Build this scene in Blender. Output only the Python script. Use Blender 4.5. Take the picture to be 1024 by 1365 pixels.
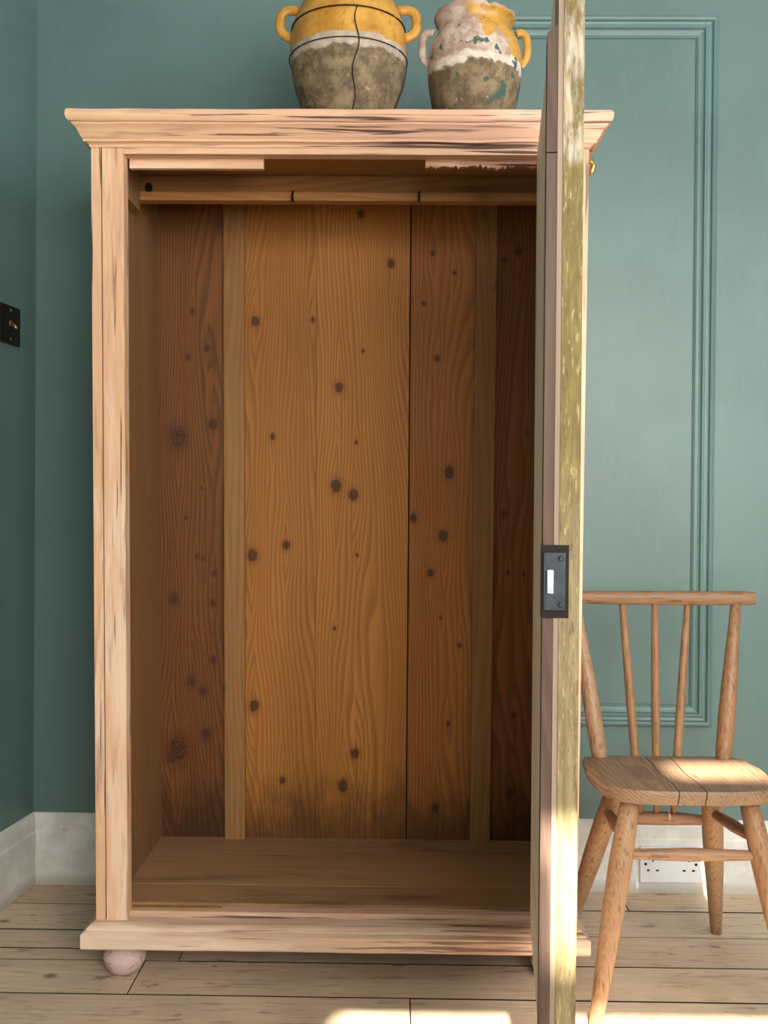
import bpy, bmesh, math, random
from mathutils import Vector, Matrix, noise as mnoise
random.seed(7)
for o in list(bpy.data.objects): bpy.data.objects.remove(o)
S = bpy.context.scene
COL = S.collection

# ------------------------------------------------------------------ camera
F = 1350.0
yaw, pitch, roll = -math.atan(18/F), math.atan(10.5/F), 0.008
fw = Vector((math.sin(yaw)*math.cos(pitch), math.cos(yaw)*math.cos(pitch), -math.sin(pitch)))
rt = fw.cross(Vector((0, 0, 1))).normalized(); up = rt.cross(fw)
r2 = math.cos(roll)*rt + math.sin(roll)*up
u2 = math.cos(roll)*up - math.sin(roll)*rt
cd = bpy.data.cameras.new('camera'); cam = bpy.data.objects.new('camera', cd); COL.objects.link(cam)
cam.matrix_world = Matrix(((r2.x, u2.x, -fw.x, 0), (r2.y, u2.y, -fw.y, 0), (r2.z, u2.z, -fw.z, 0.935), (0, 0, 0, 1)))
cd.sensor_fit = 'VERTICAL'; cd.sensor_height = 36.0; cd.lens = F/1365*36.0
cd.clip_start = 0.02
S.camera = cam

# ------------------------------------------------------------------ light
S.view_settings.view_transform = 'Standard'; S.view_settings.look = 'None'
S.view_settings.gamma = 1.0; S.view_settings.exposure = 1.0
S.view_settings.use_curve_mapping = False
W = bpy.data.worlds.new('sky'); S.world = W; W.use_nodes = True
bg = W.node_tree.nodes['Background']; bg.inputs[0].default_value = (0.55, 0.72, 0.95, 1); bg.inputs[1].default_value = 1.2

def area(name, loc, rot, sx, sy, power, col):
    l = bpy.data.lights.new(name, 'AREA'); l.shape = 'RECTANGLE'; l.size = sx; l.size_y = sy
    l.energy = power; l.color = col
    o = bpy.data.objects.new(name, l); COL.objects.link(o); o.location = loc; o.rotation_euler = rot
    return o
# daylight through the window in the right wall ; behind the camera, a lamp inside the added blind
area('window_daylight_right', (1.97, 0.15, 1.65), (0, math.radians(90), 0), 1.6, 1.3, 24, (0.88, 0.95, 1.0))
area('window_daylight_front', (0.90, -0.93, 1.5), (math.radians(90), 0, 0), 1.6, 1.4, 50, (1.0, 0.94, 0.86))
sl = bpy.data.lights.new('sun', 'SUN'); sl.energy = 44; sl.color = (1.0, 0.93, 0.80); sl.angle = math.radians(0.9)
sun = bpy.data.objects.new('sun', sl); COL.objects.link(sun); sun.location = (0, -3, 4)
SUN = Vector((-0.06, -1.0, 0.86))
sun.rotation_euler = SUN.to_track_quat('Z', 'Y').to_euler()

# ------------------------------------------------------------------ material kit
def s2l(c):
    return tuple(((v/255)/12.92 if v/255 <= 0.04045 else ((v/255+0.055)/1.055)**2.4) for v in c) + (1.0,)

class NT:
    def __init__(s, name):
        s.m = bpy.data.materials.new(name); s.m.use_nodes = True; s.t = s.m.node_tree
        s.b = s.t.nodes['Principled BSDF']
    def n(s, k): return s.t.nodes.new(k)
    def put(s, sock, v):
        if isinstance(v, bpy.types.NodeSocket): s.t.links.new(v, sock)
        elif isinstance(v, (tuple, list)) and len(v) == 3 and sock.type == 'RGBA': sock.default_value = (*v, 1)
        else: sock.default_value = v
    def math(s, op, a, b=0.0, c=0.0, clamp=False):
        n = s.n('ShaderNodeMath'); n.operation = op; n.use_clamp = clamp
        s.put(n.inputs[0], a); s.put(n.inputs[1], b); s.put(n.inputs[2], c); return n.outputs[0]
    def vm(s, op, a, b=(0, 0, 0)):
        n = s.n('ShaderNodeVectorMath'); n.operation = op
        s.put(n.inputs[0], a)
        if op == 'SCALE': s.put(n.inputs['Scale'], b)
        else: s.put(n.inputs[1], b)
        return n.outputs['Value'] if op in ('LENGTH', 'DISTANCE', 'DOT_PRODUCT') else n.outputs[0]
    def noise(s, v, scale, detail=3, rough=0.55, dist=0.0):
        n = s.n('ShaderNodeTexNoise'); s.put(n.inputs['Vector'], v); n.inputs['Scale'].default_value = scale
        n.inputs['Detail'].default_value = detail; n.inputs['Roughness'].default_value = rough
        n.inputs['Distortion'].default_value = dist; return n.outputs[0]
    def step(s, v, a, b):
        n = s.n('ShaderNodeMapRange'); n.interpolation_type = 'SMOOTHSTEP'; s.put(n.inputs['Value'], v)
        s.put(n.inputs['From Min'], a); s.put(n.inputs['From Max'], b); return n.outputs[0]
    def mix(s, f, a, b, mode='MIX'):
        n = s.n('ShaderNodeMix'); n.data_type = 'RGBA'; n.blend_type = mode
        s.put(n.inputs[0], f); s.put(n.inputs[6], a); s.put(n.inputs[7], b); return n.outputs[2]
    def xyz(s, v):
        n = s.n('ShaderNodeSeparateXYZ'); s.put(n.inputs[0], v); return n.outputs
    def comb(s, x, y, z):
        n = s.n('ShaderNodeCombineXYZ'); s.put(n.inputs[0], x); s.put(n.inputs[1], y); s.put(n.inputs[2], z); return n.outputs[0]
    def obj(s): return s.n('ShaderNodeTexCoord').outputs['Object']
    def pos(s): return s.n('ShaderNodeNewGeometry').outputs['Position']
    def rnd(s): return s.n('ShaderNodeObjectInfo').outputs['Random']
    def done(s, col, rough=0.6, bump=None, bstr=0.2, bdist=0.002, spec=0.4, metal=0.0):
        s.put(s.b.inputs['Base Color'], col); s.put(s.b.inputs['Roughness'], rough); s.put(s.b.inputs['Metallic'], metal)
        s.b.inputs['Specular IOR Level'].default_value = spec
        if bump is not None:
            n = s.n('ShaderNodeBump'); n.inputs['Strength'].default_value = bstr; n.inputs['Distance'].default_value = bdist
            s.put(n.inputs['Height'], bump); s.t.links.new(n.outputs[0], s.b.inputs['Normal'])
        return s.m

def stretched(t, p, axis, k=0.05):
    """coordinates compressed along the grain, so that noise draws long fibres"""
    x, y, z = t.xyz(p)
    f = lambda a, v: t.math('MULTIPLY', v, k) if a == axis else v
    return t.comb(f('X', x), f('Y', y), f('Z', z))

def flat(name, c, rough=0.5, spec=0.4, metal=0.0, var=0.12, scale=30):
    t = NT(name); p = t.obj(); n = t.noise(p, scale, 4)
    c1 = s2l(c); c0 = tuple(v*(1-var*2) for v in c1[:3]) + (1,)
    return t.done(t.mix(t.step(n, 0.35, 0.7), c0, c1), rough, n, 0.08, 0.001, spec, metal)

def wood(name, base, dark, light, axis='Z', freq=90, ring=0.35, rough=0.6, knots=(), wob=0.03, vari=0.25,
         rndknots=0.0, stain=None, world=False, patch=None, bstr=0.15, spec=0.3):
    """pine: growth-ring lines that bend round knots, fine fibres, broad colour drift"""
    t = NT(name); ob = t.pos() if world else t.obj()
    r = t.rnd(); off = t.comb(t.math('MULTIPLY', r, 7.3), t.math('MULTIPLY', r, 3.1), t.math('MULTIPLY', r, 11.7))
    p = t.vm('ADD', ob, off)
    sp = stretched(t, p, axis, 0.10); sf = stretched(t, p, axis, 0.02)
    ox, oy, oz = t.xyz(ob)
    kd = None; bend = None; halo = None
    for (kx, kz, ra) in knots:            # knots of a vertical board: x, z, radius in metres
        dx = t.math('SUBTRACT', ox, kx); dz = t.math('MULTIPLY', t.math('SUBTRACT', oz, kz), 0.8)
        d = t.math('SQRT', t.math('ADD', t.math('MULTIPLY', dx, dx), t.math('MULTIPLY', dz, dz)))
        d = t.math('DIVIDE', d, ra)
        kd = d if kd is None else t.math('MINIMUM', kd, d)
        dz2 = t.math('MULTIPLY', dz, 0.35)
        q = t.math('SQRT', t.math('ADD', t.math('MULTIPLY', dx, dx), t.math('MULTIPLY', dz2, dz2)))
        g = t.math('MULTIPLY', t.math('SUBTRACT', 1.0, t.step(q, 0.0, ra*4.5)), ra*1.6)
        g = t.math('MULTIPLY', g, t.math('SIGN', dx))
        bend = g if bend is None else t.math('ADD', bend, g)
    cross = {'Z': t.math('ADD', t.xyz(p)[0], t.xyz(p)[1]), 'X': t.math('ADD', t.xyz(p)[1], t.xyz(p)[2]), 'Y': t.math('ADD', t.xyz(p)[0], t.xyz(p)[2])}[axis]
    big = t.noise(stretched(t, p, axis, 0.16), 5.0, 2, 0.45)
    c = t.math('ADD', cross, t.math('MULTIPLY', t.math('SUBTRACT', big, 0.5), wob*8))
    if bend is not None: c = t.math('SUBTRACT', c, bend)
    w = t.math('FRACT', t.math('MULTIPLY', c, freq))
    line = t.math('MULTIPLY', t.step(w, 0.1, 0.85), t.math('SUBTRACT', 1.0, t.step(w, 0.85, 1.0)))
    fib = t.noise(sf, 240, 4, 0.6)
    drift = t.noise(sp, 6, 3, 0.5)
    col = t.mix(t.math('MULTIPLY', t.step(drift, 0.35, 0.7), 1.0), s2l(base), s2l(light))
    col = t.mix(t.math('MULTIPLY', line, ring), col, s2l(dark))
    col = t.mix(t.math('MULTIPLY', t.step(fib, 0.45, 0.75), 0.35), col, s2l(dark))
    col = t.mix(vari, col, t.mix(r, s2l(dark), s2l(light)), 'MIX')
    if rndknots > 0:
        v = t.n('ShaderNodeTexVoronoi'); v.feature = 'F1'; v.inputs['Scale'].default_value = 6.5
        q = stretched(t, p, axis, 0.7); t.put(v.inputs['Vector'], t.vm('ADD', q, t.vm('SCALE', t.n('ShaderNodeTexCoord').outputs['Object'], 0.0)))
        nn = t.noise(p, 60, 2)
        dd = t.math('ADD', v.outputs['Distance'], t.math('MULTIPLY', t.math('SUBTRACT', nn, 0.5), 0.06))
        col = t.mix(t.math('MULTIPLY', t.math('SUBTRACT', 1.0, t.step(dd, 0.02, 0.10)), rndknots), col, tuple(x*0.35 for x in s2l(dark)[:3]))
    if kd is not None:
        kn = t.math('ADD', kd, t.math('MULTIPLY', t.math('SUBTRACT', t.noise(p, 90, 3), 0.5), 0.9))
        halo = t.math('SUBTRACT', 1.0, t.step(kn, 0.9, 2.4))
        col = t.mix(t.math('MULTIPLY', halo, 0.35), col, s2l(dark))
        core = t.math('SUBTRACT', 1.0, t.step(kn, 0.75, 1.15))
        rg = t.math('FRACT', t.math('MULTIPLY', kn, 3.2))
        kc = t.mix(t.step(rg, 0.2, 0.8), s2l((44, 24, 11)), s2l((92, 56, 28)))
        col = t.mix(t.math('MULTIPLY', core, 0.85), col, kc)
    if stain: col = stain(t, col, p, ob)
    if patch: col = patch(t, col, p, sp, sf)
    return t.done(col, rough, t.math('ADD', fib, t.math('MULTIPLY', line, 0.5)), bstr, 0.0012, spec)

def limed_patch(pink=0.5, dirt=1.0, axis='Z', drift=0.0):
    def f(t, col, p, sp, sf):
        a = t.noise(stretched(t, p, axis, 0.12), 18, 4, 0.6)
        c = t.noise(stretched(t, p, axis, 0.4), 9, 3)
        pk = t.step(c, 0.40, 0.60)
        if drift:      # more of the old pink paint is left towards the right-hand end
            pk = t.math('ADD', t.math('MULTIPLY', pk, 0.6), t.math('MULTIPLY', t.step(t.xyz(t.pos())[0], -0.45, 0.25), drift), clamp=True)
        col = t.mix(t.math('MULTIPLY', pk, pink), col, s2l((208, 156, 144)))
        col = t.mix(t.math('MULTIPLY', t.step(a, 0.50, 0.66), 0.6), col, s2l((238, 216, 194)))
        g = t.noise(stretched(t, p, axis, 0.10), 40, 4, 0.65)
        col = t.mix(t.math('MULTIPLY', t.step(g, 0.54, 0.68), 0.45), col, s2l((168, 128, 104)))
        cl = t.step(t.noise(stretched(t, p, axis, 0.25), 11, 3), 0.42, 0.56)
        b = t.noise(stretched(t, p, axis, 0.022), 120, 3, 0.6, 0.3)
        col = t.mix(t.math('MULTIPLY', t.math('MULTIPLY', t.step(b, 0.575, 0.63), cl), 0.85*dirt), col, s2l((96, 64, 62)))
        e = t.noise(stretched(t, p, axis, 0.03), 62, 3, 0.55, 0.3)
        col = t.mix(t.math('MULTIPLY', t.step(e, 0.64, 0.68), 0.9*dirt), col, s2l((58, 36, 32)))
        return col
    return f

# limed / stripped pink pine of the outside of the wardrobe
LIME = {a: wood('limed_pine_'+a, (222, 180, 140), (194, 144, 102), (230, 194, 156), a, 70, 0.15, 0.62, vari=0.05, patch=limed_patch(0.5, 1.0, a, 0.7), bstr=0.3) for a in 'XYZ'}
PLIN = wood('limed_pine_plinth', (192, 160, 136), (156, 122, 100), (206, 180, 156), 'X', 60, 0.12, 0.6, vari=0.05, patch=limed_patch(0.35, 0.9, 'X'), bstr=0.3)
INZ = wood('old_pine_inside_Z', (142, 106, 70), (86, 60, 38), (158, 122, 84), 'Z', 80, 0.45, 0.6, vari=0.1)
INX = wood('old_pine_inside_X', (168, 116, 64), (106, 66, 34), (186, 134, 80), 'X', 80, 0.3, 0.6, vari=0.1, rndknots=0.6)
BAT = wood('old_pine_batten', (152, 108, 62), (98, 66, 36), (170, 130, 82), 'Z', 60, 0.25, 0.6, vari=0.05, rndknots=0.4)
def wfl_st(t, col, p, ob):
    n = t.noise(stretched(t, p, 'X', 0.2), 16, 4)
    return t.mix(t.math('MULTIPLY', t.step(n, 0.5, 0.72), 0.6), col, s2l((84, 58, 36)))
WFL = wood('old_pine_wardrobe_floor', (152, 118, 84), (104, 76, 52), (168, 134, 98), 'X', 55, 0.2, 0.7, vari=0.08, rndknots=0.7, stain=wfl_st)

# ------------------------------------------------------------------ mesh kit
def link(name, me, mat, parent=None, smooth=False, loc=None):
    o = bpy.data.objects.new(name, me); COL.objects.link(o)
    if mat: me.materials.append(mat)
    if smooth:
        for p in me.polygons: p.use_smooth = True
    if parent: o.parent = parent
    return o

def world_loc(o):
    v = Vector((0, 0, 0))
    while o: v += o.location; o = o.parent
    return v

def build(name, bm, mat, parent=None, smooth=False, bevel=0.0, seg=1, auto=None):
    """bm in world coordinates -> object with its origin at the middle of its own bounds"""
    if bevel > 0:
        es = [e for e in bm.edges if len(e.link_faces) == 2 and e.calc_face_angle(0) > 0.6]
        bmesh.ops.bevel(bm, geom=es, offset=bevel, segments=seg, affect='EDGES', profile=0.6)
    bmesh.ops.recalc_face_normals(bm, faces=bm.faces)
    me = bpy.data.meshes.new(name)
    vs = [v.co for v in bm.verts]
    c = Vector([(min(v[i] for v in vs)+max(v[i] for v in vs))/2 for i in range(3)])
    for v in bm.verts: v.co -= c
    bm.to_mesh(me); bm.free()
    o = link(name, me, mat, parent, smooth)
    o.location = c - (world_loc(parent) if parent else Vector((0, 0, 0)))
    if auto is not None:
        for p in me.polygons: p.use_smooth = True
        bm2 = bmesh.new(); bm2.from_mesh(me)
        for e in bm2.edges:
            e.smooth = not (len(e.link_faces) == 2 and e.calc_face_angle(0) > auto)
        bm2.to_mesh(me); bm2.free()
    return o

def box(bm, x0, x1, y0, y1, z0, z1, f=None):
    P = [(x, y, z) for z in (z0, z1) for y in (y0, y1) for x in (x0, x1)]
    v = [bm.verts.new(f(p) if f else p) for p in P]
    for q in ((0, 2, 3, 1), (4, 5, 7, 6), (0, 1, 5, 4), (2, 6, 7, 3), (0, 4, 6, 2), (1, 3, 7, 5)):
        bm.faces.new([v[i] for i in q])
def dirty_joints(o):
    """the edges of a board inside its joints are black with old dirt"""
    o.data.materials.append(DARK)
    for p in o.data.polygons:
        n = [abs(v) for v in p.normal]; k = n.index(max(n)); d = [o.dimensions[i] for i in range(3)]
        if n[k] > 0.95 and k != d.index(min(d)): p.material_index = 1
    return o
def boxes(*bs, f=None):
    bm = bmesh.new()
    for b in bs: box(bm, *b, f=f)
    return bm

def tube(path, radii, seg=14, cap=True, sq=(1, 1), side=None):
    bm = bmesh.new(); path = [Vector(p) for p in path]; rings = []
    n = len(path)
    for i, p in enumerate(path):
        d = (path[min(i+1, n-1)] - path[max(i-1, 0)]).normalized()
        ref = Vector(side) if side else (Vector((0, 1, 0)) if abs(d.y) < 0.8 else Vector((1, 0, 0)))
        a = d.cross(ref).normalized(); b = d.cross(a).normalized()
        r = radii[i] if isinstance(radii, (list, tuple)) else radii
        rings.append([bm.verts.new(p + a*r*sq[0]*math.cos(2*math.pi*k/seg) + b*r*sq[1]*math.sin(2*math.pi*k/seg)) for k in range(seg)])
    for i in range(n-1):
        for k in range(seg):
            bm.faces.new((rings[i][k], rings[i][(k+1) % seg], rings[i+1][(k+1) % seg], rings[i+1][k]))
    if cap:
        bm.faces.new(rings[0][::-1]); bm.faces.new(rings[-1])
    return bm

def rod(a, b, prof, seg=14, n=None, sq=(1, 1)):
    """straight turned rod: prof = [(t, radius)...]"""
    a, b = Vector(a), Vector(b)
    return tube([a.lerp(b, t) for t, _ in prof], [r for _, r in prof], seg, True, sq)

def lathe(prof, c, seg=40, f=None):
    """closed-off surface of revolution; prof = [(radius, z)...] from the foot up the outside and down the inside"""
    bm = bmesh.new(); rings = []
    for r, z in prof:
        if r < 1e-5: rings.append([bm.verts.new((c[0], c[1], c[2]+z))]); continue
        ring = []
        for k in range(seg):
            a = 2*math.pi*k/seg
            p = Vector((r*math.cos(a), r*math.sin(a), z))
            if f: p = f(p, a)
            ring.append(bm.verts.new(Vector(c)+p))
        rings.append(ring)
    for A, B in zip(rings, rings[1:]):
        if len(A) == 1 and len(B) == 1: continue
        for k in range(seg):
            k2 = (k+1) % seg
            if len(A) == 1: bm.faces.new((A[0], B[k2], B[k]))
            elif len(B) == 1: bm.faces.new((A[k], A[k2], B[0]))
            else: bm.faces.new((A[k], A[k2], B[k2], B[k]))
    return bm

def sweep(path, prof, outs, closed=False):
    """profile (o, z) carried along a mitred path; outs = outward mitre vector at each path point"""
    bm = bmesh.new(); R = []
    for p, o in zip(path, outs):
        R.append([bm.verts.new(Vector(p) + Vector(o)*q[0] + Vector((0, 0, q[1]))) for q in prof])
    n = len(prof)
    for A, B in zip(R, R[1:]):
        for i in range(n):
            j = (i+1) % n
            bm.faces.new((A[i], A[j], B[j], B[i]))
    bm.faces.new(R[0]); bm.faces.new(R[-1][::-1])
    return bm

def tag(o, label, cat=None, kind=None, group=None):
    o['label'] = label
    if cat: o['category'] = cat
    if kind: o['kind'] = kind
    if group: o['group'] = group
    return o
def thing(name, loc, label, cat):
    o = bpy.data.objects.new(name, None); o.empty_display_size = 0.1; COL.objects.link(o); o.location = loc
    return tag(o, label, cat)
def struct(o, label, cat): return tag(o, label, cat, 'structure')

# ------------------------------------------------------------------ room materials
def wall_mat(name, c):
    t = NT(name); p = t.pos()
    a = t.noise(p, 2.2, 4, 0.6); b = t.noise(stretched(t, p, 'Z', 0.25), 60, 3); d = t.noise(p, 240, 2)
    base = s2l(c); dk = tuple(v*0.84 for v in base[:3]); lt = tuple(v*1.10 for v in base[:3])
    col = t.mix(t.step(a, 0.35, 0.65), dk, base); col = t.mix(t.math('MULTIPLY', t.step(b, 0.5, 0.8), 0.35), col, lt)
    sc = t.noise(t.vm('ADD', p, (3, 1, 4)), 26, 5, 0.7)
    col = t.mix(t.math('MULTIPLY', t.step(sc, 0.70, 0.76), 0.4), col, tuple(v*1.5 for v in base[:3]))
    return t.done(col, 0.42, t.math('ADD', b, t.math('MULTIPLY', d, 0.3)), 0.12, 0.0015, 0.45)
WALL = wall_mat('teal_wall_paint', (92, 119, 118))
MOUL = wall_mat('teal_moulding_paint', (96, 126, 126))
def skirt_mat():
    t = NT('white_skirting_paint'); p = t.pos(); x, y, z = t.xyz(p)
    n = t.noise(p, 14, 5, 0.65); m = t.noise(p, 70, 4, 0.7)
    col = t.mix(t.step(n, 0.35, 0.7), s2l((200, 200, 196)), s2l((222, 222, 220)))
    low = t.math('ADD', z, t.math('MULTIPLY', n, -0.05))
    col = t.mix(t.math('MULTIPLY', t.math('SUBTRACT', 1.0, t.step(low, -0.02, 0.012)), 0.55), col, s2l((150, 140, 122)))
    col = t.mix(t.math('MULTIPLY', t.step(m, 0.68, 0.74), 0.6), col, s2l((140, 134, 120)))
    return t.done(col, 0.5, n, 0.15, 0.002)
SKIRT = skirt_mat()
def fl_patch(t, col, p, sp, sf):
    a = t.noise(p, 5, 4, 0.6); b = t.noise(stretched(t, p, 'X', 0.3), 30, 4, 0.65, 0.5)
    col = t.mix(t.math('MULTIPLY', t.step(a, 0.4, 0.7), 0.45), col, s2l((170, 150, 130)))
    d = t.noise(stretched(t, p, 'X', 0.15), 90, 4, 0.65)
    col = t.mix(t.math('MULTIPLY', t.step(d, 0.54, 0.68), 0.45), col, s2l((116, 88, 64)))
    col = t.mix(t.math('MULTIPLY', t.step(b, 0.63, 0.70), 0.6), col, s2l((92, 66, 44)))
    return col
FLOOR = wood('worn_pine_floorboards', (208, 184, 158), (156, 128, 100), (218, 198, 174), 'X', 45, 0.16, 0.55, vari=0.12, rndknots=0.85, patch=fl_patch, bstr=0.2)
DARK = flat('dark_subfloor', (16, 12, 9), 0.95)
WHITE = flat('white_gloss_paint', (226, 226, 222), 0.4)
PLASTER = flat('pale_ceiling_paint', (228, 224, 214), 0.8, var=0.03)
def glass_mat():
    t = NT('window_glass'); tr = t.n('ShaderNodeBsdfTransparent'); gl = t.n('ShaderNodeBsdfGlossy'); gl.inputs['Roughness'].default_value = 0.02
    fr = t.n('ShaderNodeFresnel'); mx = t.n('ShaderNodeMixShader')
    t.t.links.new(fr.outputs[0], mx.inputs[0]); t.t.links.new(tr.outputs[0], mx.inputs[1]); t.t.links.new(gl.outputs[0], mx.inputs[2])
    t.t.links.new(mx.outputs[0], t.t.nodes['Material Output'].inputs[0]); return t.m
GLASS = glass_mat()
SUNMASK = flat('cream_sun_mask', (214, 204, 184), 0.9, var=0.03)

# ------------------------------------------------------------------ room
YB = 2.462; CEIL = 3.30; XR = 2.05; YF = -1.0
floor = struct(build('floor', boxes((-1.5, XR, YF, YB, -0.06, -0.024)), DARK), 'worn bare pine floorboards running across the room', 'floor')
rows = [YB, 2.3385, 2.197, 2.053, 1.911]
while rows[-1] > YF + 0.05: rows.append(rows[-1] - random.choice((0.138, 0.142, 0.145, 0.148)))
rows[-1] = YF
for i, (y1, y0) in enumerate(zip(rows, rows[1:])):
    cuts = {1: [0.27], 2: [-0.44], 3: [-0.507]}.get(i, [random.uniform(-0.9, 1.6)])
    xs = [-1.48] + cuts + [XR]
    for j, (a, b) in enumerate(zip(xs, xs[1:])):
        segs = [(y0, y1)]
        if i == 2 and j == 0: segs = [(y0, 2.106), (2.106, y1)]
        for (u0, u1) in segs:
            dz = random.uniform(-0.0012, 0.0)
            o = build('floorboard', boxes((a+0.0012, b-0.0012, u0+0.002, u1-0.002, -0.022, dz)), FLOOR, floor, bevel=0.0010); dirty_joints(o)
struct(build('wall_back', boxes((-1.0, XR+0.1, YB, YB+0.1, -0.05, CEIL)), WALL), 'teal painted back wall with a raised moulded panel', 'wall')
wall_back = bpy.data.objects['wall_back']
# left wall splays a little towards the viewer
LC = Vector((-0.886, YB, 0)); LD = Vector((-0.1305, -0.9914, 0)); LN = Vector((0.9914, -0.1305, 0))
def lw(s, o, z): return LC + LD*s + LN*o + Vector((0, 0, z))
def lbox(bm, s0, s1, o0, o1, z0, z1): box(bm, s0, s1, o0, o1, z0, z1, f=lambda p: lw(p[0], p[1], p[2]))
bm = bmesh.new(); lbox(bm, -0.02, 3.6, -0.1, 0, -0.05, CEIL)
struct(build('wall_left', bm, WALL), 'teal painted left wall with a dark switch plate', 'wall')
# right wall with window opening
WY0, WY1, WZ0, WZ1 = -0.55, 0.85, 0.80, 2.50
struct(build('wall_right', boxes((XR, XR+0.12, YF, WY0, -0.05, CEIL), (XR, XR+0.12, WY1, YB+0.1, -0.05, CEIL), (XR, XR+0.12, WY0, WY1, -0.05, WZ0), (XR, XR+0.12, WY0, WY1, WZ1, CEIL)), WALL), 'right wall of the room with a tall window', 'wall')
# wall behind the viewer, with a tall window and an added blind that masks the sun into patches
VX0, VX1, VZ0, VZ1 = -0.40, 1.80, 0.75, 3.15
struct(build('wall_front', boxes((-1.6, VX0, YF-0.12, YF, -0.05, CEIL), (VX1, XR+0.12, YF-0.12, YF, -0.05, CEIL), (VX0, VX1, YF-0.12, YF, -0.05, VZ0), (VX0, VX1, YF-0.12, YF, VZ1, CEIL)), WALL), 'wall behind the viewer with a tall window', 'wall')
struct(build('ceiling', boxes((-1.7, XR+0.2, YF-0.12, YB+0.1, CEIL, CEIL+0.1)), PLASTER), 'plain pale ceiling', 'ceiling')
w1 = struct(build('window_1', boxes((XR+0.02, XR+0.08, WY0, WY0+0.06, WZ0, WZ1), (XR+0.02, XR+0.08, WY1-0.06, WY1, WZ0, WZ1), (XR+0.02, XR+0.08, WY0, WY1, WZ0, WZ0+0.07), (XR+0.02, XR+0.08, WY0, WY1, WZ1-0.06, WZ1), (XR+0.02, XR+0.08, WY0, WY1, 1.62, 1.68)), WHITE), 'white sash window in the right wall', 'window')
for z0, z1 in ((WZ0+0.07, 1.62), (1.68, WZ1-0.06)):
    build('pane', boxes((XR+0.045, XR+0.050, WY0+0.06, WY1-0.06, z0, z1)), GLASS, w1)
w2 = struct(build('window_2', boxes((VX0, VX0+0.06, YF-0.09, YF-0.03, VZ0, VZ1), (VX1-0.06, VX1, YF-0.09, YF-0.03, VZ0, VZ1), (VX0, VX1, YF-0.09, YF-0.03, VZ0, VZ0+0.06), (VX0, VX1, YF-0.09, YF-0.03, VZ1-0.05, VZ1), (VX0, VX1, YF-0.09, YF-0.03, 2.510, 2.95)), WHITE), 'tall white window behind the viewer', 'window')  # thick crossbar sized to bound the sun patches
build('pane', boxes((VX0+0.06, VX1-0.06, YF-0.065, YF-0.06, VZ0+0.06, 2.510)), GLASS, w2)
build('pane', boxes((VX0+0.06, VX1-0.06, YF-0.065, YF-0.06, 2.95, VZ1-0.05)), GLASS, w2)
bl = tag(build('sun_mask_blind', boxes((VX0+0.01, VX1-0.01, YF-0.028, YF-0.022, VZ0, 2.296)), SUNMASK), 'unseen cream blind added to mask the sun at the window', 'blind')  # unseen, added to hold the sun off all but chosen spots
build('sun_mask_flap', boxes((VX0+0.01, -0.27, YF-0.028, YF-0.022, 2.296, 3.14)), SUNMASK, bl)  # added flaps, their gaps set where sun should land
build('sun_mask_flap', boxes((-0.27, 0.052, YF-0.028, YF-0.022, 2.296, 2.425)), SUNMASK, bl)
build('sun_mask_flap', boxes((-0.27, 0.36, YF-0.028, YF-0.022, 2.80, 3.14)), SUNMASK, bl)
build('sun_mask_flap', boxes((0.54, VX1-0.01, YF-0.028, YF-0.022, 2.80, 3.14)), SUNMASK, bl)

# skirting
def skirting(name, f, L, label):
    prof = [(0.0, 0.0), (0.012, 0.0), (0.012, 0.128), (0.0095, 0.133), (0.0095, 0.158), (0.008, 0.166), (0.005, 0.172), (0.003, 0.175), (0.0, 0.175)]
    bm = bmesh.new(); R = [[bm.verts.new(f(s, o, z)) for o, z in prof] for s in L]
    n = len(prof)
    for i in range(n): bm.faces.new((R[0][i], R[0][(i+1) % n], R[1][(i+1) % n], R[1][i]))
    bm.faces.new(R[0]); bm.faces.new(R[1][::-1])
    return struct(build(name, bm, SKIRT), label, 'skirting')
skirting('baseboard_back', lambda s, o, z: Vector((s, YB-o, z)), (-0.89, XR), 'scuffed white skirting board along the back wall')
skirting('baseboard_left', lambda s, o, z: lw(s, o, z), (0.0, 3.4), 'scuffed white skirting board along the left wall')

# raised panel moulding on the back wall
PX0, PX1, PZ0, PZ1 = 0.128, 0.762, 0.403, 2.114
mprof = [(0, 0), (0, 0.010), (0.003, 0.016), (0.008, 0.019), (0.013, 0.017), (0.016, 0.011), (0.020, 0.010), (0.024, 0.010), (0.027, 0.015), (0.032, 0.016), (0.035, 0.010), (0.040, 0.008), (0.046, 0.007), (0.051, 0.003), (0.051, 0)]
def mould(a, b, ia, ib):
    bm = bmesh.new(); R = []
    for c, i in ((a, ia), (b, ib)):
        R.append([bm.verts.new((c[0]+i[0]*q, YB-d*1.15, c[1]+i[1]*q)) for q, d in mprof])
    n = len(mprof)
    for k in range(n): bm.faces.new((R[0][k], R[0][(k+1) % n], R[1][(k+1) % n], R[1][k]))
    bm.faces.new(R[0]); bm.faces.new(R[1][::-1])
    build('panel_moulding', bm, MOUL, wall_back)
cs = [((PX0, PZ0), (1, 1)), ((PX1, PZ0), (-1, 1)), ((PX1, PZ1), (-1, -1)), ((PX0, PZ1), (1, -1))]
for k in range(4): mould(cs[k][0], cs[(k+1) % 4][0], cs[k][1], cs[(k+1) % 4][1])

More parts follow.
